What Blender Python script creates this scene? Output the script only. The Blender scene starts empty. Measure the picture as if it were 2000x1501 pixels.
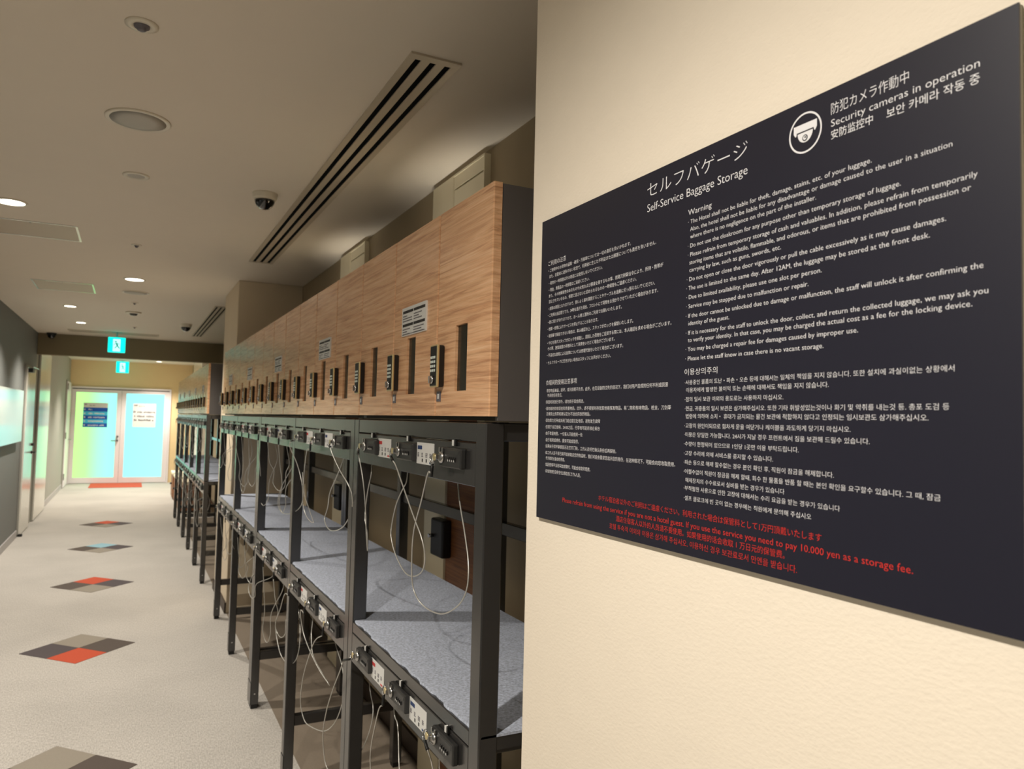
import bpy, bmesh, math, random
from mathutils import Vector, Matrix

random.seed(7)
S = bpy.context.scene
COL = S.collection
PI = math.pi

# ------------------------------------------------------------------ camera, light level
F_PX = 1474.727                       # focal length in pixels of the 2000 px wide frame
CAM_H = 1.491
cam_data = bpy.data.cameras.new('camera')
cam_data.sensor_width = 36.0
cam_data.lens = F_PX / 2000 * 36.0
cam_data.clip_start = 0.02
cam_data.dof.use_dof = True
cam_data.dof.focus_distance = 1.25
cam_data.dof.aperture_fstop = 9.5
cam = bpy.data.objects.new('camera', cam_data)
COL.objects.link(cam)
r_ = Vector((0.892616, -0.450237, 0.022873)); u_ = Vector((-0.042486, -0.033502, 0.998535)); f_ = Vector((0.448811, 0.89228, 0.049033))
cam.matrix_world = Matrix(((r_.x, u_.x, -f_.x, 0), (r_.y, u_.y, -f_.y, 0), (r_.z, u_.z, -f_.z, CAM_H), (0, 0, 0, 1)))
S.camera = cam
S.view_settings.view_transform = 'Standard'
S.view_settings.look = 'None'
S.view_settings.gamma = 1.0
S.view_settings.use_curve_mapping = False
S.view_settings.exposure = 0.0
w = bpy.data.worlds.new('world'); S.world = w
w.use_nodes = True
w.node_tree.nodes['Background'].inputs[0].default_value = (1.0, 0.95, 0.88, 1)
w.node_tree.nodes['Background'].inputs[1].default_value = 0.03
WARM = (1.0, 0.925, 0.81)
LAMP_W = 17.0                         # each ceiling downlight
NEAR_W = 16.0

# ------------------------------------------------------------------ materials
def lin(c):
    return tuple(((v / 255) / 12.92 if v / 255 <= 0.04045 else ((v / 255 + 0.055) / 1.055) ** 2.4) for v in c) + (1,)

def mat(name, rgb, rough=0.6, metal=0.0, var=0.06, scale=8.0, bump=0.0, bscale=200.0, spec=0.5, emit=None, estr=0.0, stretch=(1, 1, 1), coat=0.0, detail=3.0):
    """base colour with fine procedural variation, optional fine relief"""
    m = bpy.data.materials.new(name); m.use_nodes = True
    nt = m.node_tree; N = nt.nodes; L = nt.links
    b = N['Principled BSDF']
    c = lin(rgb)
    b.inputs['Roughness'].default_value = rough
    b.inputs['Metallic'].default_value = metal
    b.inputs['Specular IOR Level'].default_value = spec
    b.inputs['Coat Weight'].default_value = coat
    tc = N.new('ShaderNodeTexCoord'); mp = N.new('ShaderNodeMapping')
    mp.inputs['Scale'].default_value = stretch
    L.new(tc.outputs['Object'], mp.inputs['Vector'])
    if var > 0:
        nz = N.new('ShaderNodeTexNoise'); nz.inputs['Scale'].default_value = scale; nz.inputs['Detail'].default_value = detail
        L.new(mp.outputs[0], nz.inputs['Vector'])
        mx = N.new('ShaderNodeMix'); mx.data_type = 'RGBA'
        mx.inputs['A'].default_value = tuple(v * (1 - var) for v in c[:3]) + (1,)
        mx.inputs['B'].default_value = tuple(min(1, v * (1 + var)) for v in c[:3]) + (1,)
        L.new(nz.outputs['Fac'], mx.inputs['Factor'])
        L.new(mx.outputs['Result'], b.inputs['Base Color'])
    else:
        b.inputs['Base Color'].default_value = c
    if bump > 0:
        n2 = N.new('ShaderNodeTexNoise'); n2.inputs['Scale'].default_value = bscale; n2.inputs['Detail'].default_value = 2.0
        L.new(mp.outputs[0], n2.inputs['Vector'])
        bp = N.new('ShaderNodeBump'); bp.inputs['Strength'].default_value = bump; bp.inputs['Distance'].default_value = 0.001
        L.new(n2.outputs['Fac'], bp.inputs['Height']); L.new(bp.outputs[0], b.inputs['Normal'])
    if emit:
        b.inputs['Emission Color'].default_value = lin(emit)
        b.inputs['Emission Strength'].default_value = estr
    return m

def wood_mat(name, light, mid, dark, rough=0.24):
    m = bpy.data.materials.new(name); m.use_nodes = True
    nt = m.node_tree; N = nt.nodes; L = nt.links; b = N['Principled BSDF']
    b.inputs['Roughness'].default_value = rough
    tc = N.new('ShaderNodeTexCoord'); mp = N.new('ShaderNodeMapping')
    mp.inputs['Scale'].default_value = (6, 1.5, 42)
    L.new(tc.outputs['Object'], mp.inputs['Vector'])
    oi = N.new('ShaderNodeObjectInfo')
    va = N.new('ShaderNodeVectorMath'); va.operation = 'ADD'
    mr = N.new('ShaderNodeVectorMath'); mr.operation = 'SCALE'; mr.inputs['Scale'].default_value = 37.0
    cx = N.new('ShaderNodeCombineXYZ'); L.new(oi.outputs['Random'], cx.inputs[0]); L.new(oi.outputs['Random'], cx.inputs[2])
    L.new(cx.outputs[0], mr.inputs[0]); L.new(mp.outputs[0], va.inputs[0]); L.new(mr.outputs[0], va.inputs[1])
    n0 = N.new('ShaderNodeTexNoise'); n0.inputs['Scale'].default_value = 0.8; n0.inputs['Detail'].default_value = 2; L.new(va.outputs[0], n0.inputs['Vector'])
    n1 = N.new('ShaderNodeTexNoise'); n1.inputs['Scale'].default_value = 2.6; n1.inputs['Detail'].default_value = 6; n1.inputs['Roughness'].default_value = 0.65
    n1.inputs['Distortion'].default_value = 0.6
    L.new(va.outputs[0], n1.inputs['Vector'])
    r1 = N.new('ShaderNodeValToRGB'); e = r1.color_ramp.elements
    e[0].position = 0.30; e[0].color = lin(dark); e[1].position = 0.72; e[1].color = lin(light)
    k = r1.color_ramp.elements.new(0.5); k.color = lin(mid)
    L.new(n1.outputs['Fac'], r1.inputs[0])
    mp2 = N.new('ShaderNodeMapping'); mp2.inputs['Scale'].default_value = (20, 3.0, 260); L.new(tc.outputs['Object'], mp2.inputs['Vector'])
    n2 = N.new('ShaderNodeTexNoise'); n2.inputs['Scale'].default_value = 1.6; n2.inputs['Detail'].default_value = 3; L.new(mp2.outputs[0], n2.inputs['Vector'])
    mx = N.new('ShaderNodeMix'); mx.data_type = 'RGBA'; mx.blend_type = 'SOFT_LIGHT'; mx.inputs['Factor'].default_value = 0.55
    L.new(r1.outputs[0], mx.inputs['A']); L.new(n2.outputs['Fac'], mx.inputs['B'])
    L.new(mx.outputs['Result'], b.inputs['Base Color'])
    bp = N.new('ShaderNodeBump'); bp.inputs['Strength'].default_value = 0.12; bp.inputs['Distance'].default_value = 0.0006
    L.new(n2.outputs['Fac'], bp.inputs['Height']); L.new(bp.outputs[0], b.inputs['Normal'])
    return m

M = {}
M['wallpaper'] = mat('wallpaper', (242, 231, 214), 0.75, var=0.02, scale=30, bump=0.5, bscale=260, stretch=(1, 0.55, 1))
M['wall_beige'] = mat('wall_beige', (222, 207, 182), 0.8, var=0.02, bump=0.2, bscale=300)
M['wall_brown'] = mat('wall_brown', (172, 156, 128), 0.8, var=0.03, bump=0.2, bscale=300)
M['beam_brown_shaded'] = mat('beam_brown_shaded', (138, 122, 96), 0.8, var=0.03)  # darker copy of the wall brown; the beam's shade is put into the colour
M['wall_end'] = mat('wall_end', (236, 212, 166), 0.8, var=0.02)
M['slate'] = mat('slate', (112, 114, 112), 0.6, var=0.05, scale=3, bump=0.25, bscale=250)
M['grey_wall'] = mat('grey_wall', (160, 158, 148), 0.7, var=0.04, scale=3)
M['ceiling'] = mat('ceiling', (232, 222, 206), 0.85, var=0.015, bump=0.1)
M['baseboard'] = mat('baseboard', (176, 172, 170), 0.5, var=0.02)
M['dark_base'] = mat('dark_base', (52, 38, 26), 0.5, var=0.05)
M['white_door'] = mat('white_door', (226, 222, 212), 0.16, var=0.01)
M['white_frame'] = mat('white_frame', (240, 234, 238), 0.35, var=0.01)
M['cream'] = mat('cream', (240, 230, 202), 0.5, var=0.01)
M['black'] = mat('black', (16, 16, 17), 0.45, var=0.1)
M['slot_black'] = mat('slot_black', (7, 8, 9), 0.95, var=0.1, spec=0.1)
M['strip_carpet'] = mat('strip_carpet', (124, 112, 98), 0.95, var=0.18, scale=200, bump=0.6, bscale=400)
M['charcoal'] = mat('charcoal', (44, 43, 43), 0.2, var=0.04, bump=0.1, bscale=900, spec=0.9)
M['cabinet_grey'] = mat('cabinet_grey', (92, 88, 87), 0.4, var=0.03)
M['interior'] = mat('interior', (50, 50, 40), 0.7, var=0.05)
M['steel'] = mat('steel', (196, 196, 196), 0.25, metal=1.0, var=0.03)
M['brass'] = mat('brass', (216, 198, 150), 0.35, metal=0.7, var=0.05)
M['cable'] = mat('cable', (206, 204, 198), 0.3, metal=0.5, var=0.03)
M['wood'] = wood_mat('light_oak', (250, 206, 164), (230, 180, 138), (186, 134, 98))
M['door_wood'] = wood_mat('dark_wood', (150, 96, 52), (128, 78, 40), (96, 56, 28), 0.5)
M['brown_wood'] = wood_mat('brown_wood', (160, 104, 62), (136, 84, 48), (100, 60, 34), 0.5)
M['felt'] = mat('felt', (176, 183, 202), 0.95, var=0.75, scale=170, bump=1.0, bscale=300, detail=5)
M['white_plastic'] = mat('white_plastic', (226, 218, 200), 0.4, var=0.01)
M['paper'] = mat('paper', (226, 226, 224), 0.4, var=0.01)
M['key_white'] = mat('key_white', (220, 230, 224), 0.35, var=0.0)
M['ink'] = mat('ink', (34, 32, 34), 0.5, var=0.0)
M['grey_ink'] = mat('grey_ink', (110, 106, 112), 0.5, var=0.0)
M['blue'] = mat('blue', (44, 66, 112), 0.5, var=0.0)
M['red'] = mat('red', (196, 66, 66), 0.5, var=0.0)
M['sign_face'] = mat('sign_face', (29, 29, 43), 0.40, var=0.04, scale=4)
M['sign_core'] = mat('sign_core', (150, 146, 130), 0.5, var=0.02)
M['sign_white'] = mat('sign_white', (236, 236, 240), 0.5, var=0.0)
M['sign_red'] = mat('sign_red', (206, 52, 46), 0.5, var=0.0)
M['smoke_glass'] = mat('smoke_glass', (12, 12, 14), 0.06, var=0.0, coat=1.0)
M['speaker_mesh'] = mat('speaker_mesh', (190, 186, 176), 0.6, metal=0.3, var=0.05, bump=0.5, bscale=900)
M['lamp'] = mat('lamp', (255, 248, 230), 0.5, var=0.0, emit=(255, 246, 224), estr=9.0)
M['board'] = mat('board', (196, 204, 196), 0.12, var=0.02, scale=2)
M['orange'] = mat('orange_carpet', (186, 76, 48), 0.95, var=0.15, scale=260, bump=0.6, bscale=400)
M['taupe'] = mat('taupe_carpet', (142, 134, 122), 0.95, var=0.15, scale=260, bump=0.6, bscale=400)
M['brown_carpet'] = mat('brown_carpet', (84, 74, 68), 0.95, var=0.2, scale=260, bump=0.6, bscale=400)
M['plum_carpet'] = mat('plum_carpet', (80, 72, 74), 0.95, var=0.2, scale=260, bump=0.6, bscale=400)
M['blue_carpet'] = mat('blue_carpet', (140, 178, 190), 0.95, var=0.15, scale=260, bump=0.6, bscale=400)

def carpet_mat():
    m = bpy.data.materials.new('corridor_carpet'); m.use_nodes = True
    nt = m.node_tree; N = nt.nodes; L = nt.links; b = N['Principled BSDF']
    b.inputs['Roughness'].default_value = 0.95
    b.inputs['Sheen Weight'].default_value = 0.2
    tc = N.new('ShaderNodeTexCoord'); mp = N.new('ShaderNodeMapping'); mp.inputs['Scale'].default_value = (1, 0.28, 1)
    mp.inputs['Rotation'].default_value = (0, 0, 0.12)
    L.new(tc.outputs['Object'], mp.inputs['Vector'])
    n1 = N.new('ShaderNodeTexNoise'); n1.inputs['Scale'].default_value = 190; n1.inputs['Detail'].default_value = 4
    n2 = N.new('ShaderNodeTexNoise'); n2.inputs['Scale'].default_value = 1.3; n2.inputs['Detail'].default_value = 3
    L.new(mp.outputs[0], n1.inputs['Vector']); L.new(tc.outputs['Object'], n2.inputs['Vector'])
    r = N.new('ShaderNodeValToRGB'); e = r.color_ramp.elements
    e[0].position = 0.3; e[0].color = lin((160, 154, 147)); e[1].position = 0.7; e[1].color = lin((203, 198, 191))
    L.new(n1.outputs['Fac'], r.inputs[0])
    r2 = N.new('ShaderNodeValToRGB'); e = r2.color_ramp.elements
    e[0].position = 0.3; e[0].color = (0.86, 0.86, 0.86, 1); e[1].position = 0.6; e[1].color = (1, 1, 1, 1)
    L.new(n2.outputs['Fac'], r2.inputs[0])
    mx = N.new('ShaderNodeMix'); mx.data_type = 'RGBA'; mx.blend_type = 'MULTIPLY'; mx.inputs['Factor'].default_value = 1
    L.new(r.outputs[0], mx.inputs['A']); L.new(r2.outputs[0], mx.inputs['B']); L.new(mx.outputs['Result'], b.inputs['Base Color'])
    bp = N.new('ShaderNodeBump'); bp.inputs['Strength'].default_value = 0.7; bp.inputs['Distance'].default_value = 0.002
    L.new(n1.outputs['Fac'], bp.inputs['Height']); L.new(bp.outputs[0], b.inputs['Normal'])
    return m
M['carpet'] = carpet_mat()

def glow_glass(name, stops, strength):
    """backlit frosted glass: daylight behind it, tinted across its width"""
    m = bpy.data.materials.new(name); m.use_nodes = True
    nt = m.node_tree; N = nt.nodes; L = nt.links; b = N['Principled BSDF']
    b.inputs['Roughness'].default_value = 0.3
    tc = N.new('ShaderNodeTexCoord'); sp = N.new('ShaderNodeSeparateXYZ'); L.new(tc.outputs['Generated'], sp.inputs[0])
    r = N.new('ShaderNodeValToRGB'); e = r.color_ramp.elements
    e[0].position = stops[0][0]; e[0].color = lin(stops[0][1]); e[1].position = stops[1][0]; e[1].color = lin(stops[1][1])
    for p, c in stops[2:]:
        k = e.new(p); k.color = lin(c)
    L.new(sp.outputs['X'], r.inputs[0])
    L.new(r.outputs[0], b.inputs['Emission Color']); b.inputs['Emission Strength'].default_value = strength
    b.inputs['Base Color'].default_value = lin((40, 60, 58))
    return m
M['glass_left'] = glow_glass('glass_left', [(0.0, (172, 240, 128)), (1.0, (140, 236, 214)), (0.3, (164, 240, 138)), (0.6, (150, 236, 190))], 1.6)
M['glass_right'] = glow_glass('glass_right', [(0.0, (140, 240, 240)), (1.0, (148, 240, 226))], 1.6)
M['exit_green'] = mat('exit_green', (0, 200, 180), 0.4, var=0.0, emit=(0, 245, 222), estr=1.3)
M['exit_white'] = mat('exit_white', (220, 255, 250), 0.4, var=0.0, emit=(170, 255, 248), estr=1.4)
M['exit_dark'] = mat('exit_dark', (0, 120, 100), 0.4, var=0.0, emit=(0, 130, 112), estr=1.0)

# ------------------------------------------------------------------ mesh building helpers
class MB:
    def __init__(s):
        s.v = []; s.f = []; s.m = []; s.mats = []; s.smooth = []
    def mi(s, name):
        if name not in s.mats: s.mats.append(name)
        return s.mats.index(name)
    def box(s, x0, x1, y0, y1, z0, z1, mt, skip=''):
        if x0 > x1: x0, x1 = x1, x0
        if y0 > y1: y0, y1 = y1, y0
        if z0 > z1: z0, z1 = z1, z0
        b = len(s.v); k = s.mi(mt)
        s.v += [(x0, y0, z0), (x1, y0, z0), (x1, y1, z0), (x0, y1, z0), (x0, y0, z1), (x1, y0, z1), (x1, y1, z1), (x0, y1, z1)]
        F = {'b': (0, 3, 2, 1), 't': (4, 5, 6, 7), 'n': (0, 1, 5, 4), 'e': (1, 2, 6, 5), 'f': (2, 3, 7, 6), 'w': (3, 0, 4, 7)}
        for key, q in F.items():
            if key in skip: continue
            s.f.append(tuple(b + i for i in q)); s.m.append(k); s.smooth.append(False)
        return s
    def bevbox(s, x0, x1, y0, y1, z0, z1, mt, r=0.003, seg=2):
        bm = bmesh.new(); bmesh.ops.create_cube(bm, size=1)
        for v in bm.verts:
            v.co = Vector(((x0 + x1) / 2 + v.co.x * abs(x1 - x0), (y0 + y1) / 2 + v.co.y * abs(y1 - y0), (z0 + z1) / 2 + v.co.z * abs(z1 - z0)))
        bmesh.ops.bevel(bm, geom=bm.edges[:], offset=r, segments=seg, affect='EDGES', profile=0.5)
        return s.add_bm(bm, mt)
    def add_bm(s, bm, mt, smooth=False):
        b = len(s.v); k = s.mi(mt); bm.verts.index_update()
        s.v += [tuple(v.co) for v in bm.verts]
        for f in bm.faces:
            s.f.append(tuple(b + v.index for v in f.verts)); s.m.append(k); s.smooth.append(smooth)
        bm.free(); return s
    def lathe(s, c, prof, mt, n=24, axis='z', smooth=True):
        """prof: list of (radius, height) along the axis from c"""
        b = len(s.v); k = s.mi(mt)
        for (r, h) in prof:
            for i in range(n):
                a = 2 * PI * i / n; p, q = r * math.cos(a), r * math.sin(a)
                if axis == 'z': s.v.append((c[0] + p, c[1] + q, c[2] + h))
                elif axis == 'x': s.v.append((c[0] + h, c[1] + p, c[2] + q))
                else: s.v.append((c[0] + p, c[1] + h, c[2] + q))
        for j in range(len(prof) - 1):
            for i in range(n):
                i2 = (i + 1) % n
                s.f.append((b + j * n + i, b + j * n + i2, b + (j + 1) * n + i2, b + (j + 1) * n + i)); s.m.append(k); s.smooth.append(smooth)
        for j, rev in ((0, True), (len(prof) - 1, False)):
            if prof[j][0] > 1e-6:
                q = [b + j * n + i for i in range(n)]
                s.f.append(tuple(reversed(q)) if rev else tuple(q)); s.m.append(k); s.smooth.append(False)
        return s
    def tube(s, pts, r, mt, n=6, closed=False):
        b = len(s.v); k = s.mi(mt); P = [Vector(p) for p in pts]; m = len(P)
        up = Vector((0.3, 0.2, 1)).normalized()
        for i in range(m):
            if closed: t = (P[(i + 1) % m] - P[i - 1]).normalized()
            else: t = (P[min(i + 1, m - 1)] - P[max(i - 1, 0)]).normalized()
            a = t.cross(up)
            if a.length < 1e-3: a = t.cross(Vector((1, 0, 0)))
            a.normalize(); up = a.cross(t).normalized()
            for j in range(n):
                g = 2 * PI * j / n
                s.v.append(tuple(P[i] + a * (r * math.cos(g)) + up * (r * math.sin(g))))
        for i in range(m if closed else m - 1):
            i2 = (i + 1) % m
            for j in range(n):
                j2 = (j + 1) % n
                s.f.append((b + i * n + j, b + i * n + j2, b + i2 * n + j2, b + i2 * n + j)); s.m.append(k); s.smooth.append(True)
        if not closed:
            s.f.append(tuple(reversed([b + j for j in range(n)]))); s.m.append(k); s.smooth.append(False)
            s.f.append(tuple(b + (m - 1) * n + j for j in range(n))); s.m.append(k); s.smooth.append(False)
        return s
    def poly(s, pts, mt):
        b = len(s.v); s.v += [tuple(p) for p in pts]; s.f.append(tuple(range(b, b + len(pts)))); s.m.append(s.mi(mt)); s.smooth.append(False); return s
    def prism(s, outline, axis, a, b_, mt):
        """outline: 2-D points; extruded along the axis from a to b_"""
        bm = bmesh.new()
        def P(p, h):
            return {'x': (h, p[0], p[1]), 'y': (p[0], h, p[1]), 'z': (p[0], p[1], h)}[axis]
        v0 = [bm.verts.new(P(p, a)) for p in outline]; v1 = [bm.verts.new(P(p, b_)) for p in outline]
        bm.faces.new(v0); bm.faces.new(v1[::-1]); n = len(outline)
        for i in range(n): bm.faces.new((v0[i], v1[i], v1[(i + 1) % n], v0[(i + 1) % n]))
        bmesh.ops.recalc_face_normals(bm, faces=bm.faces[:])
        return s.add_bm(bm, mt)
    def mesh(s, name, origin=(0, 0, 0)):
        me = bpy.data.meshes.new(name)
        o = origin
        me.from_pydata([(v[0] - o[0], v[1] - o[1], v[2] - o[2]) for v in s.v], [], s.f)
        for i, p in enumerate(me.polygons):
            p.material_index = s.m[i]; p.use_smooth = s.smooth[i]
        for n in s.mats: me.materials.append(M[n])
        me.update(); return me

def build(name, mb, parent=None, label=None, cat=None, group=None, kind=None, origin=(0, 0, 0)):
    """links the collected shapes as ONE object; origin in the parent's space (or the world)"""
    o = bpy.data.objects.new(name, mb.mesh(name, origin) if isinstance(mb, MB) else mb)
    COL.objects.link(o)
    o.location = origin
    if parent: o.parent = parent
    if label: o['label'] = label
    if cat: o['category'] = cat
    if group: o['group'] = group
    if kind: o['kind'] = kind
    return o

def thing(name, loc, label, cat, group=None, kind=None):
    o = bpy.data.objects.new(name, None); COL.objects.link(o); o.location = loc; o.empty_display_size = 0.05
    o['label'] = label
    if cat: o['category'] = cat
    if group: o['group'] = group
    if kind: o['kind'] = kind
    return o

def copy_tree(o, parent=None):
    c = o.copy(); COL.objects.link(c); c.parent = parent
    for ch in list(o.children): copy_tree(ch, c)
    return c

def smooth_path(pts, sub=5):
    P = [Vector(p) for p in pts]; out = []
    for i in range(len(P) - 1):
        p0 = P[max(i - 1, 0)]; p1 = P[i]; p2 = P[i + 1]; p3 = P[min(i + 2, len(P) - 1)]
        for k in range(sub):
            t = k / sub
            out.append(0.5 * ((2 * p1) + (-p0 + p2) * t + (2 * p0 - 5 * p1 + 4 * p2 - p3) * t * t + (-p0 + 3 * p1 - 3 * p2 + p3) * t ** 3))
    out.append(P[-1]); return out

_tc = {}
def prepare_text(items):
    """items: (words, curve resolution, stroke offset); outlines of all lines in one go"""
    obs = []
    for key in items:
        c = bpy.data.curves.new('lettering', 'FONT'); c.body, c.resolution_u, c.offset = key
        o = bpy.data.objects.new('lettering', c); COL.objects.link(o); obs.append((key, o, c))
    dg = bpy.context.evaluated_depsgraph_get(); dg.update()
    for key, o, c in obs:
        me = bpy.data.meshes.new_from_object(o.evaluated_get(dg))
        _tc[key] = ([tuple(v.co) for v in me.vertices], [tuple(p.vertices) for p in me.polygons])
        bpy.data.meshes.remove(me)
    for key, o, c in obs:
        bpy.data.objects.remove(o); bpy.data.curves.remove(c)
def add_text(mb, key, mt, fn):
    """fn maps (fx 0..1 along the line, y in em) to a world point"""
    v, f = _tc[key]
    x0 = min(p[0] for p in v); x1 = max(p[0] for p in v)
    b = len(mb.v); k = mb.mi(mt)
    mb.v += [tuple(fn((p[0] - x0) / (x1 - x0), p[1])) for p in v]
    for q in f:
        mb.f.append(tuple(b + i for i in q)); mb.m.append(k); mb.smooth.append(False)

# ------------------------------------------------------------------ the room
ZC = 2.53            # corridor ceiling
ZC2 = 2.57           # ceiling beyond the beam
XL = -1.15           # left wall
XR = 1.185           # wall behind the racks
XS = 0.595           # wall that carries the sign
YS = 1.1225           # its far corner
YB = -3.6            # end of the corridor behind the camera
YE = 18.1            # end wall with the glass doors
YBEAM = 11.80

fl = build('floor', MB().box(XL - .1, XR + .3, YB, YE + .1, -.06, 0, 'carpet'), kind='structure')
cm = MB().box(XL - .1, XR + .3, YB, YBEAM + .1, ZC, ZC + .1, 'ceiling').box(XL - .1, XR + .3, YBEAM + .1, YE + .1, ZC2, ZC2 + .1, 'ceiling')
build('ceiling', cm, kind='structure')
build('wall_left', MB().box(XL - .1, XL, YB, YBEAM, 0, ZC, 'slate'), kind='structure')
build('wall_left_far', MB().box(XL - .1, XL, YBEAM, YE, 0, ZC2, 'grey_wall'), kind='structure')
build('wall_near_right', MB().bevbox(XS, XS + .9, YB, YS, 0, ZC, 'wallpaper', 0.006, 2), kind='structure')
build('wall_behind_camera', MB().box(XL, XS, YB - .1, YB, 0, ZC, 'wall_beige'), kind='structure')
# the wall behind the racks, with its two door recesses
RE = [(2.575, 3.12), (4.22, 4.78)]
wr = MB().box(XR, XR + .1, YS, YBEAM, 0, ZC, 'wall_brown').box(XR, XR + .1, YBEAM, YE, 0, ZC2, 'wall_brown')
build('wall_right', wr, kind='structure')
build('wall_right_column', MB().bevbox(.700, XR - .001, 6.10, 7.02, 0, ZC - .001, 'wall_beige', 0.004, 2), kind='structure')
build('wall_beam', MB().box(XL + .001, XR - .001, YBEAM, YBEAM + .14, 2.245, ZC2 - .001, 'beam_brown_shaded'), kind='structure')
ew = MB().box(XL, -1.145, YE, YE + .1, 0, ZC2, 'wall_end').box(.77, XR, YE, YE + .1, 0, ZC2, 'wall_end').box(-1.145, .77, YE, YE + .1, 2.02, ZC2, 'wall_end')
build('wall_end', ew, kind='structure')
bb = MB().box(XL, XL + .012, YB, 10.58, 0, .085, 'baseboard')
build('baseboard_left', bb, kind='structure')
build('baseboard_left_far', MB().box(XL, XL + .012, 13.56, 16.95, 0, .09, 'baseboard'), kind='structure')
bb = MB()
for a, b in ((YS + .01, 2.57), (3.125, 4.215), (4.785, 6.09)): bb.box(XR - .012, XR, a, b, 0, .09, 'dark_base')
build('baseboard_right', bb, kind='structure')
bb = MB().box(.688, .6995, 6.10, 7.02, 0, .08, 'dark_base')
build('baseboard_column', bb, kind='structure')

# doors in the wall behind the near rack: pale frame and header, dark wood leaf
for i, (a, b) in enumerate(RE):
    t = thing('door_%d' % (i + 1), (XR, (a + b) / 2, 0), ('wooden door with pale header behind the near racks, ' + ('closer' if i == 0 else 'farther') + ' one'), None, kind='structure')
    oy = (a + b) / 2; a -= oy; b -= oy; X0 = -.028
    fr = MB().box(X0, -.001, b - .235, b, 0, 2.508, 'cream').box(X0, -.001, a, a + .008, 0, 2.508, 'cream').box(X0, -.001, a + .008, b - .235, 2.50, 2.508, 'cream')
    build('door_frame', fr, t)
    build('header_panel', MB().box(X0 + .003, -.001, a + .008, b - .238, 2.448, 2.50, 'cream'), t)
    build('transom_panel', MB().box(X0 + .003, -.001, a + .008, b - .243, 2.10, 2.440, 'cream'), t)
    build('door_leaf', MB().box(X0 + .006, -.001, a + .008, b - .243, .01, 2.095, 'door_wood'), t, 'dark wood leaf')
    h = MB().bevbox(X0 - .035, X0 + .008, b - .30, b - .17, .94, 1.09, 'black', .008); h.lathe((X0 - .035, b - .20, 1.02), [(.008, 0), (.008, -.02)], 'steel', 10, 'x')
    build('door_lock', h, t, 'black lock case')
# added unseen lights that wash the pale headers and the ceiling in front of them
for i, (a, b) in enumerate(RE):
    ld = bpy.data.lights.new('added_wash_light', 'AREA'); ld.shape = 'RECTANGLE'; ld.size = .04; ld.size_y = b - a - .10; ld.energy = 1.5; ld.color = (1, .93, .8); ld.spread = math.radians(130)
    lo = bpy.data.objects.new('added_wash_light', ld); COL.objects.link(lo); lo.location = (XR - .085, (a + b) / 2, 1.99)
    lo.rotation_euler = (0, PI + .8, 0)
    lo['label'] = 'added unseen light behind the locker tops at the ' + ('nearer' if i == 0 else 'farther') + ' pale door header'; lo['category'] = 'lamp'

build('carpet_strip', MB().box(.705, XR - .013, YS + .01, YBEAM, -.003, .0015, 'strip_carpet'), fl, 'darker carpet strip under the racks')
# diamond insets of carpet tiles, pieces of the floor
DX, DY = -.232, .335
quads = [(3.635, ('taupe', 'brown_carpet', 'plum_carpet', 'blue_carpet')), (5.545, ('taupe', 'brown_carpet', 'plum_carpet', 'orange')), (7.525, ('orange', 'plum_carpet', 'brown_carpet', 'taupe')),
         (9.51, ('blue_carpet', 'plum_carpet', 'brown_carpet', 'taupe')), (11.51, ('orange', 'plum_carpet', 'brown_carpet', 'taupe'))]
for cy, (far, right, left, near) in quads:
    hx, hy = .16, DY / 2
    for (sx, sy, mt) in ((0, 1, far), (1, 0, right), (-1, 0, left), (0, -1, near)):
        cx_, cy_ = DX + sx * hx, cy + sy * hy
        g = .001
        q = [(-hx + g, 0), (0, -hy + g), (hx - g, 0), (0, hy - g)]
        build('carpet_tile', MB().prism(q, 'z', -.004, .0025, mt), fl, origin=(0, 0, 0)).location = (cx_, cy_, 0)

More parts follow.
